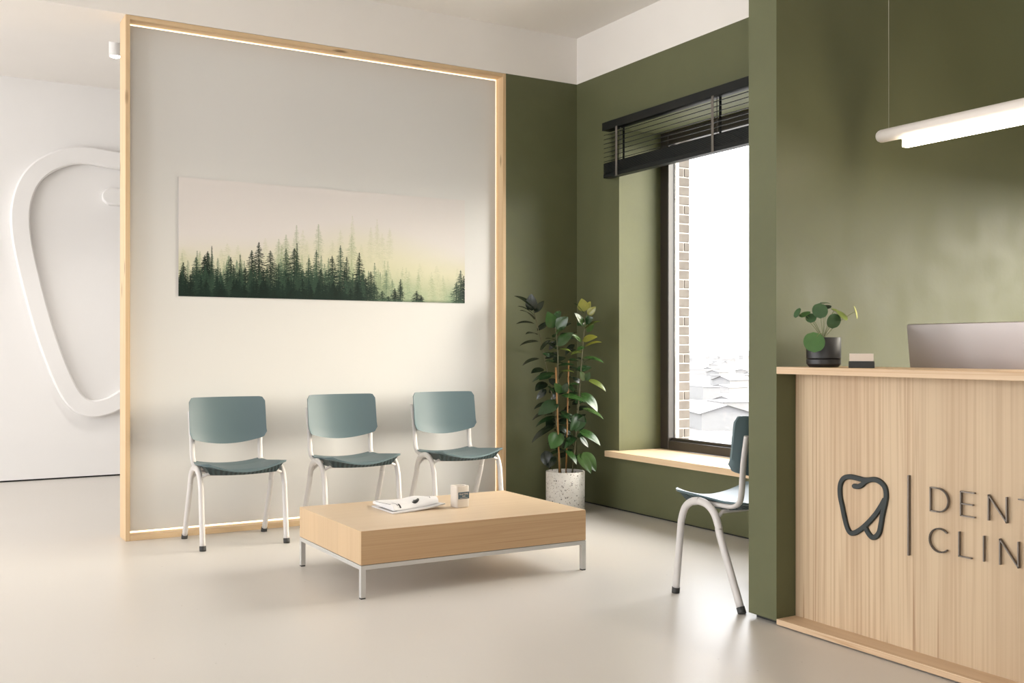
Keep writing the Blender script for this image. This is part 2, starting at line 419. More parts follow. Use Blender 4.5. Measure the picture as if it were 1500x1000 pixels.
# ------------------------------------------------------------------ forest print
AX0, AX1, AZ0, AZ1 = 1.427, 3.392, 1.447, 2.171
def forest():
    W, H = 860, 317
    rng = np.random.default_rng(5)
    v = np.linspace(0, 1, H)[:, None]*np.ones((1, W)); u = np.linspace(0, 1, W)[None, :]*np.ones((H, 1))  # v: 0 top
    def c(x): return np.array(lin(x))
    def sm(a, b, x):
        t = np.clip((x-a)/(b-a), 0, 1); return t*t*(3-2*t)
    def fnoise(sx, sy, oct=4):
        out = np.zeros((H, W)); amp = 1; tot = 0
        for o in range(oct):
            nx, ny = max(2, int(sx*2**o)), max(2, int(sy*2**o)); g = rng.random((ny+1, nx+1))
            xx = u*nx*.999; yy = v*ny*.999; xi = xx.astype(int); yi = yy.astype(int); fx = xx-xi; fy = yy-yi
            fx = fx*fx*(3-2*fx); fy = fy*fy*(3-2*fy)
            out += amp*((g[yi, xi]*(1-fx)+g[yi, xi+1]*fx)*(1-fy)+(g[yi+1, xi]*(1-fx)+g[yi+1, xi+1]*fx)*fy)
            tot += amp; amp *= .55
        return out/tot
    img = np.ones((H, W, 3))*c((220, 214, 210))
    def blend(col, a):
        nonlocal img
        img = img*(1-a[..., None])+c(col)*a[..., None]
    fg = fnoise(4, 3)
    edge = .62-.20*np.exp(-((u-.62)/.3)**2)+.1*(fg-.5)      # where the mist turns green
    blend((212, 208, 180), sm(edge-.16, edge+.2, v)*.95)
    blend((176, 184, 142), sm(edge+.10, edge+.45, v)*.55)
    blend((110, 140, 112), sm(.74, .98, v+.08*(fg-.5))*sm(.66, .74, u)*(1-.5*sm(.78, .83, u)*(1-sm(.88, .95, u)))*.75)
    yy, xx = np.mgrid[0:H, 0:W]
    def tree(uc, top, wid, dark, bot=1.02, dens=1.0, trunk=True):
        x0 = uc*W; yt = top*H; yb = bot*H; w = wid*W
        col = {0: (190, 192, 160), 1: (150, 162, 128), 2: (92, 114, 92), 3: (42, 64, 50), 4: (18, 36, 28)}[dark]
        al = {0: .30, 1: .42, 2: .62, 3: .8, 4: .9}[dark]
        cc = c(col)*(.65+.65*rng.random() if dark > 2 else 1); n = yb-yt
        if n < 3: return
        def dab(x, y, r, a):
            X0, X1, Y0, Y1 = max(0, int(x-r)), min(W, int(x+r)+1), max(0, int(y)), min(H, int(y)+1)
            if X1 <= X0 or Y1 <= Y0: return
            img[Y0:Y1, X0:X1] = img[Y0:Y1, X0:X1]*(1-a)+cc*(.75+.5*rng.random())*a
        lean = (rng.random()-.5)*.02*n
        if trunk:
            for y in range(int(yt), min(H, int(yb))): dab(x0+lean*(y-yt)/n, y, .55 if y-yt < n*.3 else .9, al*.9)
        y = yt+1
        while y < min(yb, H):
            t = (y-yt)/n
            env = min(1, (t/.5))**.75*(1-.25*max(0, t-.6))
            for sgn_ in (-1, 1):
                if rng.random() > .93*dens: continue
                L = w*env*(.35+.75*rng.random())
                m = max(1, int(L/1.1)); droop = .10+.35*rng.random()
                for q_ in range(m):
                    f_ = (q_+.5)/m
                    fade = 1 if dark > 2 else 1-.45*t
                    if rng.random() < .88: dab(x0+sgn_*f_*L+lean*t, y+f_*L*droop+(rng.random()-.5)*1.4, .9, al*fade*(1-.35*f_))
            y += .75+rng.random()*(1.1 if t < .4 else .7)
    def T(x, y, w, dark, bot=1.02, **kw):
        s_ = (x-65)/1370; w0, w1_ = 6.25, 7.24
        uu = (s_/w1_)/((1-s_)/w0+s_/w1_)
        t0 = 62+110*s_; t1 = 622+38*s_
        tree(uu, (y-t0)/(t1-t0), w*1.3/1370, dark, bot, **kw)
    for q in ((630, 290, 22, 1, .8), (580, 335, 30, 1, .9), (545, 355, 26, 1, .85), (560, 380, 24, 1, .9), (735, 285, 20, 1, .62), (895, 335, 28, 1, .75), (897, 245, 14, 0, .7), (1015, 262, 14, 0, .6), (985, 300, 18, 0, .65),
              (940, 380, 20, 0, .8), (1040, 330, 22, 0, .7), (90, 395, 16, 0, .8), (300, 375, 26, 0, .8), (350, 385, 24, 0, .8), (270, 400, 24, 0, .85), (480, 350, 22, 0, .8), (680, 360, 22, 0, .8), (800, 360, 26, 0, .8), (840, 310, 20, 0, .7), (1075, 300, 16, 0, .6), (660, 310, 18, 0, .7), (1220, 470, 24, 0, .9), (1300, 480, 26, 0, .9)):
        T(*q, trunk=q[3] == 1)
    for i in range(30): tree(rng.uniform(.68, 1), rng.uniform(.66, .82), .016, 0 if i % 3 else 1, trunk=False, dens=.7)
    for i in range(90): tree(rng.uniform(0, .72), rng.uniform(.60, .80), .018, 2 if i % 2 else 1, dens=.9)
    blend((200, 200, 168), sm(.5, .8, fnoise(7, 5))*sm(.55, .68, v)*(1-sm(.74, .88, v))*.35)
    for q in ((150, 440, 32, 3), (725, 408, 30, 3), (840, 385, 30, 3), (870, 440, 26, 3), (690, 445, 30, 3), (985, 508, 36, 3), (580, 400, 28, 3), (545, 470, 30, 3), (770, 500, 28, 3), (1000, 560, 30, 3),
              (88, 465, 22, 4), (205, 412, 40, 4), (190, 430, 30, 4), (225, 388, 7, 3), (315, 440, 30, 4), (360, 430, 8, 3), (415, 408, 36, 4), (450, 370, 34, 4), (505, 410, 42, 4), (620, 398, 44, 4), (632, 375, 12, 3), (800, 435, 34, 4), (930, 420, 30, 4),
              (270, 530, 30, 4), (355, 500, 34, 4), (385, 490, 30, 4), (140, 520, 34, 4), (100, 540, 26, 4), (660, 500, 30, 4), (745, 500, 30, 4), (860, 500, 34, 4), (575, 500, 34, 4), (470, 500, 34, 4), (960, 540, 34, 4),
              (1128, 545, 17, 4), (1100, 590, 22, 4), (1205, 600, 26, 4), (1225, 620, 20, 4), (1070, 625, 22, 4), (1415, 505, 30, 3), (1430, 530, 26, 4), (1395, 560, 28, 3), (1040, 600, 22, 3)):
        T(*q)
    for i in range(150): tree(rng.uniform(0, .62), .72+.22*i/150, .016, 3 if i < 60 else 4, dens=.85, trunk=True)
    blend((18, 36, 28), sm(.93, 1.02, v)*(1-sm(.58, .70, u))*.8)
    blend((54, 84, 64), sm(.97, 1.0, v)*sm(.60, .7, u)*.5)
    return img, W, H
img, W, H = forest()
xs_ = np.linspace(AX0, AX1, W+1); zs_ = np.linspace(AZ1, AZ0, H+1)
gx, gz = np.meshgrid(xs_, zs_)
yp = YW+.0782
verts = np.stack([gx.ravel()-AX0, np.full(gx.size, 0.0), gz.ravel()-AZ0], 1)
idx = np.arange((W+1)*(H+1)).reshape(H+1, W+1)
q = np.stack([idx[:-1, :-1], idx[1:, :-1], idx[1:, 1:], idx[:-1, 1:]], -1).reshape(-1, 4)
nv = len(verts)
# a thin slab: front grid plus four sides and a back
bx_ = np.array([[0, .006, AZ1-AZ0], [AX1-AX0, .006, AZ1-AZ0], [AX1-AX0, .006, 0], [0, .006, 0]])
verts = np.vstack([verts, bx_])
c4 = [int(idx[0, 0]), int(idx[0, -1]), int(idx[-1, -1]), int(idx[-1, 0])]
faces = q.tolist()
for i in range(4): faces.append([c4[i], c4[(i+1) % 4], nv+(i+1) % 4, nv+i])
faces.append([nv, nv+1, nv+2, nv+3])
me = bpy.data.meshes.new('forest_print'); me.from_pydata(verts.tolist(), [], faces)
ca = me.color_attributes.new('print', 'FLOAT_COLOR', 'CORNER')
cols = np.repeat(img.reshape(-1, 3), 4, axis=0); cols = np.vstack([cols, np.full((20, 3), .6)])
ca.data.foreach_set('color', np.hstack([cols, np.ones((len(cols), 1))]).astype(np.float32).ravel())
me.materials.append(M['print'])
o = bpy.data.objects.new('forest_print', me); COL.objects.link(o); o.location = (AX0, yp, AZ0)
tag(o, 'wide unframed print of dark pines in pale mist on the white panel', 'picture')

# ------------------------------------------------------------------ tooth outline used by the emblem and the wall relief
def tooth_paths():
    """centre lines in emblem units: x to the right 0..1, y up"""
    def c(p): return ((p[0]-135)/370.0, (620-p[1])/370.0)
    A = [(258, 259), (285, 262), (312, 250), (338, 226), (372, 212), (415, 213), (455, 235), (482, 275), (489, 335), (478, 400), (462, 470), (450, 545), (437, 600), (412, 630), (385, 632), (360, 606), (338, 565)]
    B = [(372, 213), (325, 213), (275, 200), (222, 190), (178, 203), (153, 250), (152, 330), (168, 410), (184, 490), (203, 560), (225, 598), (255, 602), (300, 578), (350, 535), (405, 475), (440, 425), (462, 388), (475, 362)]
    return A, B
def ribbon(mb, path, w, fn, h, bev):
    """raised strip with chamfered edges and round ends; fn(x, y, height)"""
    P = smooth_path([(x, y, 0) for x, y in path], 7)
    n = len(P); T = [(P[min(i+1, n-1)]-P[max(i-1, 0)]).normalized() for i in range(n)]
    st = []
    for k in range(5):                                # round start cap
        a = math.pi/2*k/5; st.append((P[0]-T[0]*math.cos(a)*w/2, T[0], max(.08, math.sin(a))))
    for p, t in zip(P, T): st.append((p, t, 1))
    for k in range(4, -1, -1):
        a = math.pi/2*k/5; st.append((P[-1]+T[-1]*math.cos(a)*w/2, T[-1], max(.08, math.sin(a))))
    rows = []
    for p, t, s in st:
        nn = Vector((-t.y, t.x, 0)); r = []
        for off, hh in ((-w/2, 0), (-w/2, h-bev), (-w/2+bev, h), (w/2-bev, h), (w/2, h-bev), (w/2, 0)):
            q = p+nn*off*s; r.append(fn(q.x, q.y, hh))
        rows.append(r)
    V = mb.grid(rows, smooth=False)
    for r in (V[0], V[-1]): mb.bm.faces.new(r)
A_, B_ = tooth_paths()

# ------------------------------------------------------------------ reception desk
DX = 3.163; DY0 = -.2
desk = thing('reception_desk', 'long pine reception desk with vertical grain cladding beside the green wall', 'desk', (3.055, YR, 0))
loc_build(pbox(3.055, 3.40, DY0, YR-.001, 1.026, 1.055, bev=.002), 'counter_top', M['pine_y'], desk)
loc_build(pbox(3.056, DX+.02, DY0, YR-.001, .006, .029, bev=.001), 'plinth_board', M['pine_y'], desk)
loc_build(pbox(3.075, 3.36, DY0, YR-.002, 0, .006), 'plinth_recess', M['gap'], desk)
fp = loc_build(pbox(DX, DX+.04, DY0, YR-.002, .029, 1.026), 'front_panel', M['desk_front'], desk)
loc_build(pbox(DX+.04, 4.0, DY0, YR-.3, .70, .73, bev=.002), 'work_surface', M['pine_y'], desk)
loc_build(pbox(3.9, 3.94, DY0, YR-.3, .0, .70), 'inner_panel', M['pine_y'], desk)
# sign parts sit on the front panel; x of the sign runs towards -Y
def sgn(y, z, h): return Vector((DX-h, y, z))
import math as _m
_f, _a, _h = 1508.0, math.radians(30.5), 1.13
def on_panel(px, py):
    """measured height and position of a sign point on the desk front"""
    r = (px-750)/_f; u = (510-py)/_f; c, s = math.cos(_a), math.sin(_a)
    d = (r*c+s, -r*s+c, u); t = (DX-.006)/d[0]; return d[1]*t, _h+d[2]*t
def cp(p): y, z_ = on_panel(1200+p[0]/5, 660+p[1]/5); return (-y, z_)
EA = [cp(p) for p in A_]; EB = [cp(p) for p in B_]
root_off = Vector(desk.location)
mb = MB()
for pth, hh in ((EA, .010), (EB, .0098)):
    ribbon(mb, pth, .0195, lambda x, y, h: sgn(-x, y, h), hh, .002)
e = loc_build(mb, 'tooth_emblem', M['black_metal'], desk); e.parent = fp; e['label'] = 'dark tooth outline emblem on the desk front'
def bar(mb, y0, z0, y1, z1, w=.0042, base=.004, top=.014):
    """one stroke of a letter, standing slightly off the wood"""
    d = Vector((0, y1-y0, z1-z0)); L = d.length; d.normalize(); n = Vector((0, -d.z, d.y))*w/2
    e = d*w/2
    c = [Vector((0, y0, z0))-e-n, Vector((0, y0, z0))-e+n, Vector((0, y1, z1))+e+n, Vector((0, y1, z1))+e-n]
    lo = [mb.bm.verts.new(p+Vector((DX-base, 0, 0))) for p in c]; hi = [mb.bm.verts.new(p+Vector((DX-top, 0, 0))) for p in c]
    mb.bm.faces.new(lo); mb.bm.faces.new(hi)
    for i in range(4): mb.bm.faces.new([lo[i], lo[(i+1) % 4], hi[(i+1) % 4], hi[i]])
mb = MB(); bar(mb, 2.503, .664, 2.503, .377, .0055, 0, .012)
b = loc_build(mb, 'divider_bar', M['letter'], desk); b.parent = fp
def arc(mb, cy, cz, ry, rz, a0, a1, n=18, **k):
    pts = [(cy-ry*math.cos(math.radians(a0+(a1-a0)*i/n)), cz+rz*math.sin(math.radians(a0+(a1-a0)*i/n))) for i in range(n+1)]
    for p, q in zip(pts, pts[1:]): bar(mb, p[0], p[1], q[0], q[1], **k)
CH = .083
def letter(ch, yl, z0):
    """yl: left edge (largest Y); the letter extends to smaller Y"""
    mb = MB(); zt = z0+CH; zm = z0+CH/2
    if ch == 'D':
        bar(mb, yl, z0, yl, zt); bar(mb, yl, z0, yl-.03, z0); bar(mb, yl, zt, yl-.03, zt)
        arc(mb, yl-.03, zm, .043, CH/2, -90, 90)
    elif ch == 'E':
        bar(mb, yl, z0, yl, zt)
        for zz, w in ((z0, .052), (zm, .045), (zt, .052)): bar(mb, yl, zz, yl-w, zz)
    elif ch == 'N':
        w = .066; bar(mb, yl, z0, yl, zt); bar(mb, yl-w, z0, yl-w, zt); bar(mb, yl, zt, yl-w, z0)
    elif ch == 'T':
        w = .06; bar(mb, yl, zt, yl-w, zt); bar(mb, yl-w/2, z0, yl-w/2, zt)
    elif ch == 'A':
        w = .07; bar(mb, yl, z0, yl-w/2, zt); bar(mb, yl-w, z0, yl-w/2, zt); bar(mb, yl-.014, z0+.03, yl-w+.014, z0+.03)
    elif ch == 'L':
        bar(mb, yl, z0, yl, zt); bar(mb, yl, z0, yl-.046, z0)
    elif ch == 'I': bar(mb, yl, z0, yl, zt)
    elif ch == 'C':
        arc(mb, yl-.042, zm, -.042, CH/2, -132, 132, 26)
    o = loc_build(mb, 'letter', M['letter'], desk); o.parent = fp; o['label'] = 'thin raised grey letter %s' % ch
z1, z2 = .551, .409
for ch, yl in zip('DENTAL', (2.408, 2.285, 2.179, 2.069, 1.975, 1.868)): letter(ch, yl, z1)
for ch, yl in zip('CLINIC', (2.412, 2.292, 2.197, 2.137, 2.03, 1.99)): letter(ch, yl, z2)
# relief on the far wall: same outline, enlarged
mb = MB()
ey0 = max(-q[0] for q in EB)
SCX = 9.3
ez = min(q[1] for q in EB)
def relief_pt(p): return (0.849+(p[0]+ey0)*SCX, .60+(p[1]-ez)*10.35)
RA = [relief_pt(p) for p in EA]; RB = [relief_pt(p) for p in EB]
def far_pt(q):
    px, py = q[0]/1.852, 180+q[1]/1.852
    r = (px-750)/_f; u = (510-py)/_f; c, s = math.cos(_a), math.sin(_a)
    t = (YF-.04)/(-r*s+c); return ((r*c+s)*t, _h+u*t)
RB = RB[:2]+[far_pt(q) for q in ((325, 103), (218, 88), (138, 108), (84, 152), (57, 222), (58, 310), (83, 430), (122, 570), (165, 685), (200, 748), (240, 774), (290, 768), (340, 742), (410, 700), (490, 648))]+RB[14:]
RA[0] = far_pt((302, 200)); RA[1] = far_pt((345, 200))
for pth, hh in ((RA, .075), (RB, .0745)):
    ribbon(mb, pth, .15, lambda x, y, h: Vector((x, YF-.001-h, y)), hh, .012)
rel = mb.build('tooth_relief', M['white_wall'])
tag(rel, 'huge white raised tooth outline on the far white wall', 'wall decoration')

# ------------------------------------------------------------------ chairs
def make_chair():
    t = thing('stacking_chair', '', 'chair', group='grey-teal waiting room chairs')
    P = M['powder']
    for sx in (-1, 1):
        x = sx*.240
        front = smooth_path([(x, -.052, .446), (x, -.103, .437), (x, -.149, .405), (x, -.174, .35), (x, -.182, .30), (x, -.216, .016)], 6)
        rear = smooth_path([(x, -.052, .446), (x, -.001, .437), (x, .045, .405), (x, .074, .35), (x, .089, .30), (x, .216, .016)], 6)
        for pts in (front, rear):
            l = MB().tube(pts, .0175, 16, ry=.0155, side=None).build('leg', P, t)
            e = pts[-1]; d = (pts[-1]-pts[-2]).normalized()
            MB().tube([e-d*.012, e+d*.008, Vector((e.x, e.y, 0))+Vector((0, d.y*.014, .0005))], [.0185, .0185, .018], 16).build('foot_cap', M['rubber'], l)
        bs = smooth_path([(x*.84, -.03, .437), (x*.84, .06, .437), (x*.84, .125, .441), (x*.84, .165, .464), (x*.85, .18, .51), (x*.85, .186, .58), (x*.86, .198, .66), (x*.86, .216, .755)], 6)
        MB().tube(bs, .0155, 14, ry=.0105, side=(1, 0, 0)).build('back_support', P, t)
    # cross bars joining the two leg arches
    MB().tube([(-.24, -.155, .40), (-.20, -.155, .418), (.20, -.155, .418), (.24, -.155, .40)], .009, 10).build('cross_bar', P, t)
    MB().tube([(-.24, .055, .375), (-.20, .055, .41), (.20, .055, .41), (.24, .055, .375)], .009, 10).build('cross_bar', P, t)
    # seat shell
    nu, nv = 24, 22
    def seat(u, v, off):
        y = .175-.415*v
        hw = .205+.047*v**1.4
        x = u*hw
        # rounded corners in plan
        if v > .9: x *= 1-.16*((v-.9)/.1)**2
        if v < .08: x *= 1-.10*((.08-v)/.08)**2
        z = .433+.030*abs(u)**2.2*(.6+.7*v)+.012*v-.008*max(0, (v-.85)/.15)**2*(1-abs(u))
        z += .012*max(0, .25-v)/.25
        y += -.010*(1-u*u)*max(0, v-.7)/.3
        return Vector((x, y, z+off))
    rows = []
    for i in range(nu+1):
        u = -1+2*i/nu
        top = [seat(u, j/nv, .0) for j in range(nv+1)]
        bot = [seat(u*.985, j/nv, -.009) for j in range(nv, -1, -1)]
        rows.append(top+bot)
    mb = MB(); V = mb.grid(rows, closed_v=True)
    for r in (V[0], V[-1]):
        for j in range(nv): 
            try: mb.bm.faces.new([r[j], r[j+1], r[2*nv+1-j-1], r[2*nv+1-j]])
            except ValueError: pass
    mb.build('seat', M['shell'], t, sharp=50)
    # ribbed underside
    rows = []
    n2 = 16
    for i in range(n2+1):
        u = -1+2*i/n2; r = []
        for v in (.05, .3, .6, .93): r.append(seat(u*(.93), v, -.006))
        for v, zz in ((.86, .408), (.6, .404), (.3, .404), (.1, .418)):
            p = seat(u*.78, v, 0); r.append(Vector((p.x, p.y, zz+.008*u*u)))
        rows.append(r)
    mb = MB(); V = mb.grid(rows, closed_v=True, smooth=False)
    mb.bm.faces.new(V[0]); mb.bm.faces.new(V[-1])
    mb.build('seat_underside', M['shell_under'], t)
    # backrest: curved shell with bowed lower edge and round corners
    nu, nv = 30, 16
    def back(u, v, off):
        r = .055
        x = u*(.229-.002*v)
        zt = .838; zb = .600-.042*(1-abs(u)**2.0)
        z = zb+(zt-zb)*v
        # rounded corners by pulling in near the ends
        e = max(0, abs(u)-.88)/.12
        pull = .022*(1-math.sqrt(max(0, 1-e*e)))
        if v > .5: z -= pull*((v-.5)/.5)**2*1.2
        else: z += pull*((.5-v)/.5)**2*1.2
        y = .190+.028*(v)-.050*abs(u)**2.1+.012*math.sin(v*math.pi)*(1-u*u)*.3
        if v < .15: y -= .006*((.15-v)/.15)
        return Vector((x, y+off, z))
    rows = []
    for i in range(nu+1):
        u = -1+2*i/nu
        rows.append([back(u, j/nv, -.012) for j in range(nv+1)]+[back(u, j/nv, -.001) for j in range(nv, -1, -1)])
    mb = MB(); V = mb.grid(rows, closed_v=True)
    for r in (V[0], V[-1]):
        for j in range(nv): 
            try: mb.bm.faces.new([r[j], r[j+1], r[2*nv+1-j-1], r[2*nv+1-j]])
            except ValueError: pass
    mb.build('backrest', M['shell'], t, sharp=50)
    return t
ch = make_chair()
ch.location = (1.667, 6.035, 0); ch['label'] = 'grey-teal chair nearest the left end of the framed panel, leftmost of three in the row'
dup(ch, (2.392, 6.035, 0), 0, 'grey-teal chair in the middle of the row before the framed panel')
dup(ch, (3.118, 6.035, 0), 0, 'grey-teal chair nearest the tall rubber plant, rightmost of three in the row')
dup(ch, (3.308, 3.50, 0), math.pi, 'chair seen from the side below the window, half hidden by the green wall end')

# ------------------------------------------------------------------ coffee table
TX0, TX1, TY0, TY1, TZ0, TZ1 = 1.764, 2.990, 4.333, 5.170, .153, .307
tb = thing('coffee_table', 'low thick oak coffee table on a slim white steel frame', 'coffee table', (TX0, TY0, 0))
mb = MB(); mb.box(TX0, TX1, TY0, TY1, TZ0, TZ1, .0025, 2)
o = loc_build(mb, 'table_block', [M['oak_top'], M['oak_front'], M['oak_side']], tb)
for p in o.data.polygons:
    n = p.normal
    p.material_index = 0 if abs(n.z) > .7 else (1 if abs(n.y) > .7 else 2)
mb = MB(); s = .024
mb.box(TX0, TX1, TY0, TY0+s, TZ0-.022, TZ0-.002, .001); mb.box(TX0, TX1, TY1-s, TY1, TZ0-.022, TZ0-.002, .001)
mb.box(TX0, TX0+s, TY0+s, TY1-s, TZ0-.022, TZ0-.002, .001); mb.box(TX1-s, TX1, TY0+s, TY1-s, TZ0-.022, TZ0-.002, .001)
loc_build(mb, 'base_frame', M['steel'], tb)
for x in (TX0, TX1-s):
    for y in (TY0, TY1-s):
        l = loc_build(pbox(x, x+s, y, y+s, .006, TZ0-.022, bev=.001), 'leg', M['steel'], tb)
        g = loc_build(pbox(x+.001, x+s-.001, y+.001, y+s-.001, 0, .0065), 'foot_pad', M['rubber'], tb); g.parent = l

# magazine below, folded newspaper on top
def quad_map(c, u, v):  # c: four corners in order
    a = c[0].lerp(c[1], u); b = c[3].lerp(c[2], u); return a.lerp(b, v)
mag = thing('magazine', 'open white magazine lying flat under the folded newspaper on the coffee table', 'magazine', (2.2, 4.85, TZ1))
C4 = [Vector((2.086, 4.700, 0)), Vector((2.400, 4.752, 0)), Vector((2.395, 5.01, 0)), Vector((2.085, 4.975, 0))]
def mag_h(u, v): return .006+.014*u**3*(1-v)*1.0+.004*(1-v)*u
nu, nv = 20, 12
rows = []
for i in range(nu+1):
    u = i/nu
    top = [quad_map(C4, u, j/nv)+Vector((0, 0, TZ1+.0008+mag_h(u, j/nv))) for j in range(nv+1)]
    bot = [quad_map(C4, u, j/nv)+Vector((0, 0, TZ1+.0008+max(0, mag_h(u, j/nv)-.006))) for j in range(nv, -1, -1)]
    rows.append(top+bot)
mb = MB(); V = mb.grid(rows, closed_v=True)
mb.bm.faces.new(V[0]); mb.bm.faces.new(V[-1])
loc_build(mb, 'pages', M['paper2'], mag, sharp=40)
# a coloured picture strip on the open page
def strip(c, u0, u1, v0, v1, hf, eps, mat, name, root, n=6):
    rows = [[quad_map(c, u0+(u1-u0)*i/n, v0+(v1-v0)*j/n)+Vector((0, 0, hf(u0+(u1-u0)*i/n, v0+(v1-v0)*j/n)+eps)) for j in range(n+1)] for i in range(n+1)]
    mb = MB(); mb.grid(rows); return loc_build(mb, name, mat, root)
strip(C4, .02, .12, .10, .75, lambda u, v: TZ1+.0008+mag_h(u, v), .0004, M['ink_soft'], 'printed_column', mag)
news = thing('newspaper', 'folded newspaper with a black picture lying on the magazine', 'newspaper', (2.25, 4.87, TZ1+.008))
N4 = [Vector((2.105, 4.735, 0)), Vector((2.385, 4.800, 0)), Vector((2.40, 5.00, 0)), Vector((2.115, 5.03, 0))]
def nh(u, v):
    # rolled fold along the front edge, falling away to the back; a hump to the right
    base = TZ1+.015+.013*u**3*(1-v)
    roll = .024*math.sqrt(max(0, 1-((v-.16)/.16)**2)) if v < .16 else .024*(1-(v-.16)/.84*.55)
    return base-.005+roll+.012*math.exp(-((u-.75)/.28)**2)*min(1, v/.15)+.003*math.sin(u*9)*min(1, v*4)
rows = []
nu, nv = 30, 20
for i in range(nu+1):
    u = i/nu
    tp = []
    for j in range(nv+1):
        v = (j/nv)**1.5
        tp.append(quad_map(N4, u, v)+Vector((0, 0, nh(u, v))))
    bt = [quad_map(N4, u, v)+Vector((0, 0, TZ1+.0082+.013*u**3*(1-v))) for v in (1, .66, .33, .06)]
    rows.append(tp+bt)
mb = MB(); V = mb.grid(rows, closed_v=True)
mb.bm.faces.new(V[0]); mb.bm.faces.new(V[-1])
loc_build(mb, 'folded_sheets', M['paper'], news, sharp=60)
# black printed shape (a ragged animal-like blob) and small text marks
def on_news(u, v): return quad_map(N4, u, v)+Vector((0, 0, nh(u, v)+.0007))
blob = [(.44, .10), (.45, .15), (.48, .17), (.50, .21), (.53, .24), (.535, .33), (.56, .36), (.585, .30), (.62, .31), (.665, .40), (.66, .30), (.63, .20), (.60, .12), (.55, .07), (.50, .05), (.46, .06)]
mb = MB()
c_ = mb.bm.verts.new(on_news(.55, .18)); L = []
for i in range(len(blob)):
    a, b = blob[i], blob[(i+1) % len(blob)]
    for k in range(3): L.append((a[0]+(b[0]-a[0])*k/3, a[1]+(b[1]-a[1])*k/3))
rings = []
for s_ in (.33, .66, 1): rings.append([mb.bm.verts.new(on_news(.55+(u-.55)*s_, .18+(v-.18)*s_)) for u, v in L])
n = len(L)
for i in range(n):
    mb.bm.faces.new([c_, rings[0][i], rings[0][(i+1) % n]])
    for a, b in ((0, 1), (1, 2)): mb.bm.faces.new([rings[a][i], rings[b][i], rings[b][(i+1) % n], rings[a][(i+1) % n]])
loc_build(mb, 'printed_picture', M['ink'], news)
strip(N4, .10, .12, .02, .35, nh, .0006, M['ink_soft'], 'printed_line', news)
strip(N4, .13, .165, .01, .14, nh, .0007, M['ink'], 'printed_line', news)
strip(N4, .83, .85, .10, .45, nh, .0007, M['ink_soft'], 'printed_line', news)
strip(N4, .0, .015, .05, .9, nh, .0006, M['ink'], 'printed_line', news)

# small carton
cx, cy_ = 2.478, 4.742
car = thing('carton', 'small upright cream carton with a slate blue label on the coffee table', 'carton', (cx, cy_, TZ1), math.radians(6))
def rrect(hx, hy, r, n=5):
    out = []
    for (sx, sy, a) in ((1, 1, 0), (-1, 1, 90), (-1, -1, 180), (1, -1, 270)):
        for k in range(n+1):
            t = math.radians(a+90*k/n); out.append((sx*(hx-r)+r*math.cos(t), sy*(hy-r)+r*math.sin(t)))
    return out
rows = []
for sc_, zz in ((.90, 0), (.97, .002), (1, .006), (1, .108), (.96, .1125), (.80, .1135), (.6, .1125), (.58, .108), (.3, .108)):
    rows.append([Vector((x*sc_, y*sc_, zz)) for x, y in rrect(.039, .034, .012)])
mb = MB(); V = mb.grid(rows, closed_v=True)
mb.bm.faces.new(V[0]); mb.bm.faces.new(V[-1])
mb.build('box_body', M['carton'], car, sharp=40)
lb = MB().box(-.031, .036, -.0347, -.0338, .046, .081).build('label', M['blue_label'], car)
def text_part(body, size, loc, rot, mat, parent, name='printed_text', depth=.0003):
    cu = bpy.data.curves.new(name, 'FONT'); cu.body = body; cu.size = size; cu.extrude = depth; cu.align_x = 'CENTER'
    tmp = bpy.data.objects.new(name+'_c', cu); COL.objects.link(tmp)
    bpy.context.view_layer.update()
    me = bpy.data.meshes.new_from_object(tmp.evaluated_get(bpy.context.evaluated_depsgraph_get()))
    bpy.data.objects.remove(tmp, do_unlink=True)
    me.materials.clear(); me.materials.append(mat)
    o = bpy.data.objects.new(name, me); COL.objects.link(o); o.location = loc; o.rotation_euler = rot; o.parent = parent; return o
text_part('PLAYTIME', .0125, (.0025, -.0351, .0665), (math.pi/2, 0, 0), M['card'], lb)
text_part('FUN', .0095, (.0025, -.0351, .0565), (math.pi/2, 0, 0), M['card'], lb)
MB().box(-.022, .026, -.0353, -.0346, .0505, .0515).build('printed_line', M['card'], lb)

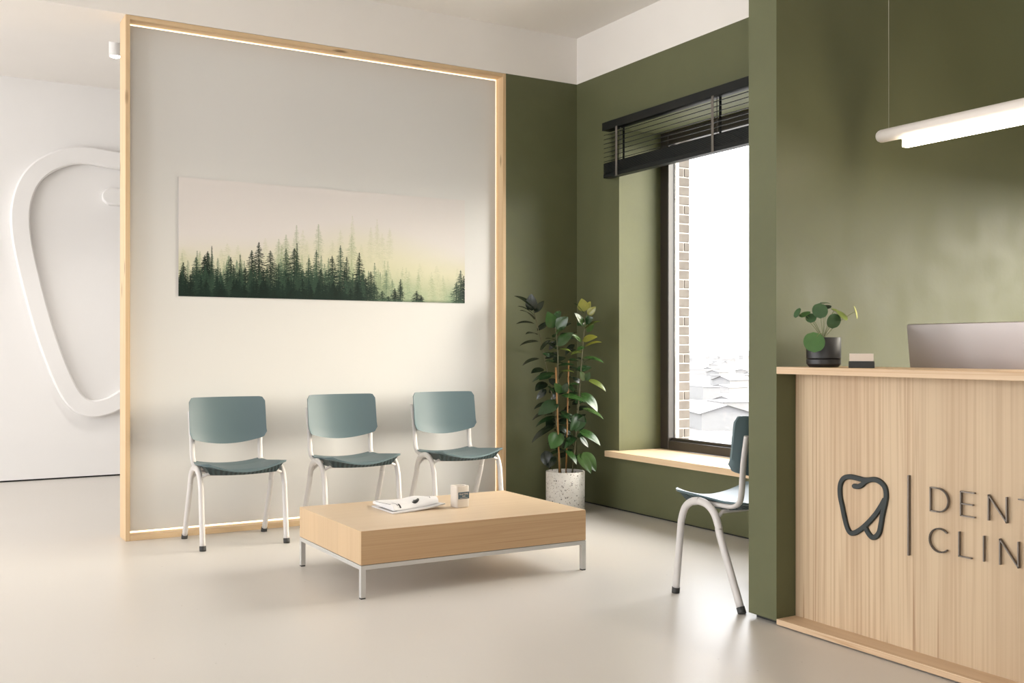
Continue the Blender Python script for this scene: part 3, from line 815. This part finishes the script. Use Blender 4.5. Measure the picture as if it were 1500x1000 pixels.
# ------------------------------------------------------------------ plants
CAMD = Vector((math.sin(_a), math.cos(_a), 0)); CAMR = Vector((math.cos(_a), -math.sin(_a), 0))
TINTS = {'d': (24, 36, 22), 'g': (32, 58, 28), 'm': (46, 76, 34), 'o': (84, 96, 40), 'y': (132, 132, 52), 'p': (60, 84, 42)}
def leaf_mesh(mb, tint_layer, B, T, nrm, wid, tint, fold=.18, arch=.12, shape='ovate', mid=True):
    """one curved leaf blade with thickness from its base to its tip"""
    B, T = Vector(B), Vector(T); d = T-B; L = d.length; d.normalize()
    n = (nrm-d*nrm.dot(d)).normalized(); s = d.cross(n)
    NU, NV = 10, 6
    def pt(u, v, off):
        if shape == 'ovate': w = math.sin(math.pi*min(1, u**.82))**.75*(1-.25*u)*1.12
        else: w = math.sqrt(max(0, 1-(2*u-1)**2))
        x = v*w*wid/2
        return B+d*(L*u)+s*x+n*(arch*L*4*u*(1-u)*.6-arch*L*u*u*.3+fold*abs(x)**1.0-abs(x)*abs(x)/wid*fold*1.6+off)
    for off in (0, -.0012):
        V = []
        for i in range(NU+1):
            u = i/NU; V.append([mb.bm.verts.new(pt(u, -1+2*j/NV, off)) for j in range(NV+1)])
        for i in range(NU):
            for j in range(NV):
                f = mb.bm.faces.new([V[i][j], V[i+1][j], V[i+1][j+1], V[i][j+1]]); f.smooth = True
                tc = lin(TINTS[tint]); 
                k = 1.0
                if mid and j in (NV//2-1, NV//2) and False: k = 1.5
                if shape == 'round': k = 2.1
                for lp in f.loops: lp[tint_layer] = (tc[0]*k, tc[1]*k, tc[2]*k, 1)
def build_leaves(mb, name, mat, root):
    bmesh.ops.translate(mb.bm, verts=mb.bm.verts, vec=-Vector(root.location))
    me = bpy.data.meshes.new(name); mb.bm.to_mesh(me); mb.bm.free(); me.materials.append(mat)
    o = bpy.data.objects.new(name, me); COL.objects.link(o); o.parent = root; return o
PP = Vector((3.92, 5.93, 0)); wpl = PP.dot(CAMD)
def plant_pt(px, py, dep=0):
    """measured point of the plant, dep metres behind the pot axis"""
    w = wpl+dep; return CAMD*w+CAMR*((px-750)/_f*w)+Vector((0, 0, _h+(510-py)/_f*w))
rub = thing('rubber_plant', 'tall rubber plant with glossy leaves on canes in a speckled pot in the green corner', 'potted plant', PP)
pr, ph = .134, .285
mb = MB().lathe([(pr-.012, 0), (pr-.002, .004), (pr, .02), (pr, ph-.004), (pr-.002, ph), (pr-.012, ph), (pr-.014, ph-.03), (pr-.03, ph-.035)], PP, 56)
loc_build(mb, 'pot', M['terrazzo'], rub, sharp=40)
loc_build(MB().lathe([(.02, ph-.035), (.05, ph-.03), (pr-.0145, ph-.028)], PP, 30), 'soil', M['soil'], rub)
stems = [
    ([(822, 696), (812, 600), (797, 520), (788, 480), (779, 445)], .12, .0055),
    ([(819, 696), (817, 600), (817, 520), (815, 490), (812, 464)], -.02, .0055),
    ([(838, 696), (846, 610), (851, 540), (855, 490), (861, 446)], .0, .0055)]
mb = MB()
for pts, dp, r in stems:
    q = [plant_pt(x, y, dp*min(1, (696-y)/120)) for x, y in pts]; q = smooth_path(q, 6)
    mb.tube(q, [r*(1-.5*i/len(q)) for i in range(len(q))], 8)
loc_build(mb, 'stems', M['stem'], rub)
mb = MB()
mb.tube([plant_pt(820, 698, -.02), plant_pt(814, 538, -.04)], .0055, 8); mb.tube([plant_pt(829, 698, .03), plant_pt(833, 528, .04)], .005, 8)
loc_build(mb, 'canes', M['bamboo'], rub)
LV = [ # base, tip, width ratio, facing (u: up, c: camera, m: between), tint, base depth, tip depth shift
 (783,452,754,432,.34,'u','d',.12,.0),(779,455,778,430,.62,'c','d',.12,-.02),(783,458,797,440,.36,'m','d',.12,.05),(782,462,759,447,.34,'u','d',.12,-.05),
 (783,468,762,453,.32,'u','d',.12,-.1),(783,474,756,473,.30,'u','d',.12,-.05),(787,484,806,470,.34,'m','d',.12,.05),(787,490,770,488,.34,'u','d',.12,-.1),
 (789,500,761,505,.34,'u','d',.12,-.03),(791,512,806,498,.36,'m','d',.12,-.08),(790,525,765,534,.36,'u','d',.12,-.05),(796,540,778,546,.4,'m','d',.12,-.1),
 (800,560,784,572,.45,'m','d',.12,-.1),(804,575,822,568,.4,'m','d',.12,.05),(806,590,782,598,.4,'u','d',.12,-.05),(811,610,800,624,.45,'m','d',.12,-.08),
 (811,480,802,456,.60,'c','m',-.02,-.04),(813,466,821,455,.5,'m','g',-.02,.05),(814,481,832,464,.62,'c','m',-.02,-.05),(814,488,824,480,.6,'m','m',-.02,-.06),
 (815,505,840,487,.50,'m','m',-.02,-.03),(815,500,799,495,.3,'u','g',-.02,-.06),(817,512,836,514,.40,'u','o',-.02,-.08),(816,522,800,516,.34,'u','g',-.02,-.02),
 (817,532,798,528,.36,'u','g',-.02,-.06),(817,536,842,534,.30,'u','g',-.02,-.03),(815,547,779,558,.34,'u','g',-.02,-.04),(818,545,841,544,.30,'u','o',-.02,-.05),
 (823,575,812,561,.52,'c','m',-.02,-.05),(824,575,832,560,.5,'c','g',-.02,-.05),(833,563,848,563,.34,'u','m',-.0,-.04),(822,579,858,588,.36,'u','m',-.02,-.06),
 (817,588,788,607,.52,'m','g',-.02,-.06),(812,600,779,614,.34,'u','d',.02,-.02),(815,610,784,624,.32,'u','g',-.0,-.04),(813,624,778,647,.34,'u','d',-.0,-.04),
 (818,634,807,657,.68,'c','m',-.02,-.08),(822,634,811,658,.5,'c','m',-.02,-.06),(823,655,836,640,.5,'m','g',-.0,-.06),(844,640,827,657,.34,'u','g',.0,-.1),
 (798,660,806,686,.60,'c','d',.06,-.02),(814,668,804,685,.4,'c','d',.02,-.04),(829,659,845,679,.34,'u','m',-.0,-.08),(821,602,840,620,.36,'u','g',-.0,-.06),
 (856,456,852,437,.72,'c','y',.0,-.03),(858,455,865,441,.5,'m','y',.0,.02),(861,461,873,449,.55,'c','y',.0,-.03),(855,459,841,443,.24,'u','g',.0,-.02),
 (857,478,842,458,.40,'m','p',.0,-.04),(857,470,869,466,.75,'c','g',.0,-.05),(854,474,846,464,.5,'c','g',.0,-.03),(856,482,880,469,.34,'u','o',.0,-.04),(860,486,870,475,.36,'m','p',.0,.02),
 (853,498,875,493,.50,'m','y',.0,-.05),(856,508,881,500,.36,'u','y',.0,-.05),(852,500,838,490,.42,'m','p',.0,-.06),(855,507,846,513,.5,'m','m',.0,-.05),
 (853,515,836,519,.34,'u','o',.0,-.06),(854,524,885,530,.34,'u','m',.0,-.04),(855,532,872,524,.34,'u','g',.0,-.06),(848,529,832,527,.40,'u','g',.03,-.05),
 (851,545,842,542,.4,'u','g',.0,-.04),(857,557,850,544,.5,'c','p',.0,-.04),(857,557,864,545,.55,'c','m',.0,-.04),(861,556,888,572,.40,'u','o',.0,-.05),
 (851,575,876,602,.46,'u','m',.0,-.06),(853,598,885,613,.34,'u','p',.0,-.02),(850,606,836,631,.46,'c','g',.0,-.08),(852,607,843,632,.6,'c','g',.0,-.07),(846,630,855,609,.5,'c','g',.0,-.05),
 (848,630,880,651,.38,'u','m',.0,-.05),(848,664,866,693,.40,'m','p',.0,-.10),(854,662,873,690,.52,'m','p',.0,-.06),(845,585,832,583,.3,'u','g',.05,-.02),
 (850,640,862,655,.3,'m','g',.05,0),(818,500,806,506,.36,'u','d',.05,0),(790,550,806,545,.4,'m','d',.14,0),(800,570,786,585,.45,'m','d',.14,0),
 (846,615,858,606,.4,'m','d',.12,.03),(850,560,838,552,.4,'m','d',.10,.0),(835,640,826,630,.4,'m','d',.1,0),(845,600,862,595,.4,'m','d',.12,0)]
rl = random.Random(21)
for i in range(60):
    yy_ = 470+i*3.4; bx_0 = 812+rl.uniform(-10, 34)
    LV.append((bx_0, yy_, bx_0+rl.choice((-1, 1))*rl.uniform(8, 22), yy_+rl.uniform(-6, 16), rl.uniform(.36, .5), rl.choice('um'), rl.choice('ddg'), rl.uniform(.04, .16), rl.uniform(-.06, .08)))
mb = MB(); tl = mb.bm.loops.layers.float_color.new('tint')
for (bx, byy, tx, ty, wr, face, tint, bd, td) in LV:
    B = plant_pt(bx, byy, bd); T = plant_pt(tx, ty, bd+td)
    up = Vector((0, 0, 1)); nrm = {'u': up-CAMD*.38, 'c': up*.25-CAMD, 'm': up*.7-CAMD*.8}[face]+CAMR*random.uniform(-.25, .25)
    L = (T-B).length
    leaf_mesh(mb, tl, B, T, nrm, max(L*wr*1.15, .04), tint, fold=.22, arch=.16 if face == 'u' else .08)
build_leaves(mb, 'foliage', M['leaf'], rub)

# coin plant on the counter
QP = Vector((3.185, 2.905, 1.055)); wq = QP.dot(CAMD)
wq0 = wq
QP = CAMD*wq+CAMR*((1206.5-750)/_f*wq)+Vector((0, 0, 1.0552))
coin = thing('coin_plant', 'small coin leaf plant in a matt black pot with saucer at the counter end', 'potted plant', QP)
def q_pt(px, py, dep=0):
    w = wq+dep; return CAMD*w+CAMR*((px-750)/_f*w)+Vector((0, 0, _h+(510-py)/_f*w))
r0 = 24.6/_f*wq
loc_build(MB().lathe([(r0*.80, 0), (r0*.84, .001), (r0, .013), (r0, .030), (r0-.002, .0315), (r0-.006, .0315), (r0-.006, .026), (r0-.02, .024)], QP, 48), 'saucer', M['ceramic_black'], coin, sharp=40)
loc_build(MB().lathe([(r0-.010, .0245), (r0-.009, .028), (r0-.002, .034), (r0, .036), (r0, .117), (r0-.001, .1185), (r0-.006, .1185), (r0-.007, .108), (r0-.02, .106)], QP, 48), 'pot', M['ceramic_black'], coin, sharp=40)
loc_build(MB().lathe([(.004, .109), (.03, .1085), (r0-.0075, .107)], QP, 28), 'soil', M['soil'], coin)
CL = [ # centre px, radii px (across, down), facing, tint, depth, roll
 (1201, 455, 11.5, 11.5, (-.05, .28, -1), 'g', -.05), (1192.5, 501, 14, 15.5, (-.12, .35, -1), 'm', -.075), (1221, 470, 10.5, 11.5, (.25, -.25, -1), 'g', -.03),
 (1188, 465.5, 8, 7, (-.3, .5, -.8), 'g', .0), (1179, 460, 8.5, 6, (-.5, 1, -.35), 'm', .0), (1168, 458, 8, 7, (-.9, .45, -.25), 'g', .0),
 (1209, 444, 8.5, 5, (.1, 1, -.12), 'g', .02), (1233, 461.5, 11, 8, (.55, .8, -.55), 'o', -.02), (1253.5, 457.5, 10, 10, (.95, .25, -.42), 'y', .0), (1223, 454, 6, 4, (.3, 1, -.4), 'o', .03),
 (1212, 449, 6, 4, (-.1, .9, -.5), 'd', .03)]
mb = MB(); tl = mb.bm.loops.layers.float_color.new('tint'); st = MB()
s0 = q_pt(1205.5, 497, 0)
for (px, py, rx, ry, nn, tint, dp) in CL:
    c = q_pt(px, py, dp); n = (CAMR*nn[0]+Vector((0, 0, nn[1]))-CAMD*(-nn[2])).normalized()
    up = Vector((0, 0, 1)); dn = (-up+n*n.dot(up))
    dn = dn.normalized() if dn.length > .2 else CAMR*(1 if px > 1206 else -1)
    R = max(rx, ry)/_f*wq
    leaf_mesh(mb, tl, c-dn*R, c+dn*R, n, 2*R*.98, tint, fold=.05, arch=.07, shape='round')
    att = c-dn*R*.15-n*.003
    midp = s0.lerp(att, .55)+Vector((0, 0, .012))
    if py > 490: midp = s0.lerp(att, .5)+Vector((0, 0, .03))-CAMD*.03
    p = smooth_path([s0+Vector((0, 0, -.03)), s0, midp, att], 6)
    st.tube(p, .0011, 6)
build_leaves(mb, 'foliage', M['leaf_soft'], coin)
loc_build(st, 'leaf_stalks', plain('leaf_stalk', (110, 116, 70), .5), coin)

# card tray
wc = 3.93; ctr = CAMD*wc+CAMR*((1262-750)/_f*wc)
ct = thing('business_card_holder', 'black card tray holding cream business cards beside the coin plant', 'card holder', (ctr.x, ctr.y, 1.0552), -_a+math.radians(-19.5))
mb = MB()
mb.box(-.047, .047, -.020, -.017, .0, .026, .0008); mb.box(-.047, .047, -.017, .020, 0, .003, .0008); mb.box(-.047, .047, .017, .020, .003, .022, .0008)
mb.box(-.047, -.0445, -.017, .017, .003, .008); mb.box(.0445, .047, -.017, .017, .003, .008)
mb.build('tray', M['card_black'], ct)
MB().box(-.0435, .0435, -.0165, .014, .0035, .054, mat=Matrix.Rotation(math.radians(-3), 4, 'X')).build('card_stack', M['card'], ct)

# monitor on the lower work surface
mo = thing('computer_monitor', 'silver all-in-one computer seen from behind above the counter', 'monitor', (3.60, 2.50, .73))
tl_ = math.radians(7)
R = Matrix.Translation((0, 0, .13)) @ Matrix.Rotation(-tl_, 4, 'Y')
mb = MB(); HW = .33
rows = []
for dx, ins in ((.004, .0), (.0, .0), (-.005, .004), (-.0065, .02), (-.008, .09), (-.009, .17)):
    hw, h0, h1 = HW-ins, ins*.6, .372-ins*.6
    rr = min(.012, hw*.3)
    pts = []
    for (sy, z_, a) in ((1, h1, 0), (-1, h1, 90), (-1, h0, 180), (1, h0, 270)):
        for k in range(5):
            t = math.radians(a+90*k/4); cyy = sy*(hw-rr); czz = z_-rr if z_ == h1 else z_+rr
            pts.append(R @ Vector((dx, cyy+rr*math.cos(t), czz+rr*math.sin(t))))
    rows.append(pts)
V = mb.grid(rows, closed_v=True); mb.bm.faces.new(V[0]); mb.bm.faces.new(V[-1])
mb.build('back_shell', M['silver'], mo, sharp=35)
MB().box(.0045, .006, -HW+.008, HW-.008, .07, .364, mat=R).build('screen', M['screen'], mo)
mb = MB(); mb.box(-.09, .09, -.09, .09, 0, .006, .002)
mb.box(-.004, .004, -.075, .075, .0, .19, .001, mat=Matrix.Translation((-.075, 0, .004)) @ Matrix.Rotation(math.radians(19), 4, 'Y'))
mb.build('stand', M['silver'], mo)

# ------------------------------------------------------------------ lights that hang in the room
LX = 3.5; ly1 = 2.935; lz = 2.012
pl = thing('linear_pendant_lamp', 'white tube pendant lamp with a glowing bar hanging over the reception desk', 'pendant lamp', (LX, ly1-.9, lz))
ends = [(.0, .004), (.004, .013), (.010, .021), (.018, .0255), (.026, .0272)]
pts = [(LX, ly1-a, lz) for a, r in ends]+[(LX, ly1-1.9+a, lz) for a, r in reversed(ends)]
rs = [r for a, r in ends]+[r for a, r in reversed(ends)]
loc_build(MB().tube(pts, rs, 24), 'lamp_tube', M['lamp_white'], pl, sharp=60)
loc_build(MB().box(LX-.017, LX+.017, ly1-1.77, ly1-.138, lz-.066, lz-.020, .004), 'light_bar', M['tube_light'], pl)
for yy in (ly1-.06, ly1-1.84): loc_build(MB().tube([(LX, yy, lz+.024), (LX, yy, CEIL+.03)], .0011, 6), 'suspension_cable', M['cable'], pl)

sp = thing('ceiling_spotlight', 'small white surface mounted ceiling spotlight glowing in the passage', 'spotlight', (1.345, 8.10, CEIL+.03))
MB().lathe([(.036, -.118), (.040, -.125), (.045, -.125), (.045, 0)], (0, 0, 0), 32).build('housing', M['white_wall'], sp, sharp=40)
MB().lathe([(.003, -.136), (.018, -.133), (.030, -.127), (.036, -.1175)], (0, 0, 0), 24).build('lens', M['spot_light'], sp)
ld = bpy.data.lights.new('spot_beam', 'SPOT'); ld.energy = 220; ld.spot_size = math.radians(110); ld.spot_blend = .8; ld.color = (1, .97, .93); ld.shadow_soft_size = .03
lo = bpy.data.objects.new('spot_beam', ld); COL.objects.link(lo); lo.location = (1.345, 8.10, CEIL-.10)

# ------------------------------------------------------------------ town outside the window
GZ = -31
k = NT('snowy_ground')
c = k.ramp(k.noise((1, 1, 1), .012, 6, .65), [(.40, lin((118, 116, 114))), (.5, lin((136, 134, 132))), (.6, lin((112, 110, 107)))])
k.l(c, k.b.inputs['Base Color']); k.b.inputs['Roughness'].default_value = 1; k.b.inputs['Specular IOR Level'].default_value = 0
gmat = k.m
mb = MB(); mb.box(30, 9000, -3000, 9000, GZ-1, GZ)
o = mb.build('town_ground', gmat); o['kind'] = 'structure'
bm1 = [plain('pale_render', (134, 132, 130), .9, spec=0), plain('grey_facade', (124, 123, 122), .9, spec=0), plain('warm_facade', (128, 126, 124), .9, spec=0)]  # facades and roofs faded towards the ground tone: distance haze put into the colours
rm = [plain('snowy_roof', (142, 141, 141), .9, spec=0), plain('grey_roof', (120, 119, 119), .9, spec=0)]
wm_ = plain('far_window', (84, 84, 86), .6)
def building(kind, mi):
    root = bpy.data.objects.new('distant_building', None); COL.objects.link(root)
    mb = MB(); mb.box(-.5, .5, -.5, .5, 0, .7 if kind else 1); mb.build('walls', bm1[mi], root)
    mb = MB()
    if kind:
        for s_ in (-1, 1):
            v = [mb.bm.verts.new(p) for p in ((-.55, s_*.56, .66), (.55, s_*.56, .66), (.55, 0, 1), (-.55, 0, 1))]; mb.bm.faces.new(v)
        for s_ in (-.5, .5):
            v = [mb.bm.verts.new(p) for p in ((s_, -.5, .7), (s_, .5, .7), (s_, 0, 1))]; mb.bm.faces.new(v)
    else: mb.box(-.52, .52, -.52, .52, 1, 1.03)
    mb.build('roof', rm[mi % 2], root)
    root['category'] = 'building'; root['group'] = 'pale town buildings outside the window'
    root['label'] = 'pale distant town building seen far below through the window'
    return root
protos = [building(i % 2, i % 3) for i in range(6)]
placed = []
rng = random.Random(3)
def view_dir(px):
    r = (px-750)/_f; return (CAMD+CAMR*r).normalized()
spots_ = []
for i in range(64):
    px = rng.uniform(1006, 1104); w = 400*math.exp(rng.random()*2.1)
    v = CAMD*w+CAMR*((px-750)/_f*w); spots_.append((v.x, v.y, w))
first = set()
for i, (x, y, w) in enumerate(spots_):
    pr_ = protos[i % 6]
    if any((x-a)**2+(y-b)**2 < (c+45)**2 for a, b, c in placed): continue
    sx, sy, sz = rng.uniform(14, 34), rng.uniform(10, 18), rng.uniform(5, 11)
    placed.append((x, y, sx*.6))
    if i % 6 not in first:
        first.add(i % 6); o = pr_
    else: o = dup(pr_, (0, 0, 0), 0)
    o.location = (x, y, GZ); o.rotation_euler = (0, 0, rng.choice((.2, .35, 1.2, 1.75, .9))); o.scale = (sx, sy, sz)
for i in range(6):
    if i not in first:
        for c in list(protos[i].children): bpy.data.objects.remove(c)
        bpy.data.objects.remove(protos[i])
# a large gabled hall in the middle distance
v = CAMD*415+CAMR*((1052-750)/_f*415)
o = dup([p for j, p in enumerate(protos) if j in first and j % 2 == 1][0], (v.x, v.y, GZ), 1.1, 'largest gabled hall among the buildings below the window')
o.scale = (26, 20, 10)
if 'group' in o: del o['group']
# low ridge on the skyline
mb = MB(); rows = []
for i in range(60):
    px = 960+i*3.2; w = 5200; p = CAMD*w+CAMR*((px-750)/_f*w)
    h = 16+8*math.sin(i*.23)+5*math.sin(i*.71+1)
    rows.append([p+Vector((0, 0, GZ)), p+CAMD*150+Vector((0, 0, GZ+h)), p+CAMD*500+Vector((0, 0, GZ+h)), p+CAMD*700+Vector((0, 0, GZ))])
mb.grid(rows); o = mb.build('hills', plain('far_woodland', (126, 127, 126), 1, spec=0)); o['kind'] = 'structure'

# ------------------------------------------------------------------ daylight
wd = bpy.data.worlds.new('overcast_sky'); SC.world = wd; wd.use_nodes = True
t = wd.node_tree; bg = t.nodes['Background']
tc = t.nodes.new('ShaderNodeTexCoord'); nz = t.nodes.new('ShaderNodeTexNoise'); nz.inputs['Scale'].default_value = 3
rp = t.nodes.new('ShaderNodeValToRGB'); rp.color_ramp.elements[0].color = (.92, .95, 1, 1); rp.color_ramp.elements[1].color = (.97, .985, 1, 1)
t.links.new(tc.outputs['Generated'], nz.inputs['Vector']); t.links.new(nz.outputs['Fac'], rp.inputs['Fac']); 
# thin overcast with the hidden sun to the right of the building
dt = t.nodes.new('ShaderNodeVectorMath'); dt.operation = 'DOT_PRODUCT'; dt.inputs[1].default_value = Vector((.86, -.42, .30)).normalized()
t.links.new(tc.outputs['Generated'], dt.inputs[0])
mx_ = t.nodes.new('ShaderNodeMath'); mx_.operation = 'MAXIMUM'; mx_.inputs[1].default_value = 0; t.links.new(dt.outputs['Value'], mx_.inputs[0])
pw_ = t.nodes.new('ShaderNodeMath'); pw_.operation = 'POWER'; pw_.inputs[1].default_value = 7; t.links.new(mx_.outputs[0], pw_.inputs[0])
ma_ = t.nodes.new('ShaderNodeMath'); ma_.operation = 'MULTIPLY_ADD'; ma_.inputs[1].default_value = 16; ma_.inputs[2].default_value = 7.7
wmx = t.nodes.new('ShaderNodeMix'); wmx.data_type = 'RGBA'; wmx.inputs[7].default_value = (1, .91, .74, 1)
t.links.new(pw_.outputs[0], wmx.inputs[0]); t.links.new(rp.outputs['Color'], wmx.inputs[6]); t.links.new(wmx.outputs[2], bg.inputs['Color'])
t.links.new(pw_.outputs[0], ma_.inputs[0]); t.links.new(ma_.outputs[0], bg.inputs['Strength'])
def portal(loc, rot, sx, sy):
    l = bpy.data.lights.new('daylight_portal', 'AREA'); l.shape = 'RECTANGLE'; l.size = sx; l.size_y = sy; l.cycles.is_portal = True
    o = bpy.data.objects.new('daylight_portal', l); COL.objects.link(o); o.location = loc; o.rotation_euler = rot
for a, b in lw: portal((XL-.31, (a+b)/2, 1.675), (0, -math.pi/2, 0), 3.05, b-a)
for a, b in rw: portal(((a+b)/2, YB-.31, 1.9), (math.pi/2, 0, 0), b-a, 2.0)
portal((XR2+.21, (SW[0]+SW[1])/2, (SW[2]+SW[3])/2), (0, math.pi/2, 0), SW[3]-SW[2], SW[1]-SW[0])
portal((XO+.05, (OY0+OY1)/2, 1.54), (0, math.pi/2, 0), 2.2, OY1-OY0)

# ------------------------------------------------------------------ camera
cam = bpy.data.cameras.new('camera'); co = bpy.data.objects.new('camera', cam); COL.objects.link(co)
cam.sensor_width = 36; cam.lens = 36*_f/1500; cam.shift_y = 10/1500; cam.clip_end = 20000; cam.clip_start = .05
co.location = (0, 0, _h); co.rotation_euler = (math.pi/2, 0, -_a)
SC.camera = co
SC.view_settings.view_transform = 'Standard'; SC.view_settings.look = 'None'
SC.view_settings.exposure = 0.1; SC.view_settings.gamma = 1
SC.view_settings.use_curve_mapping = False
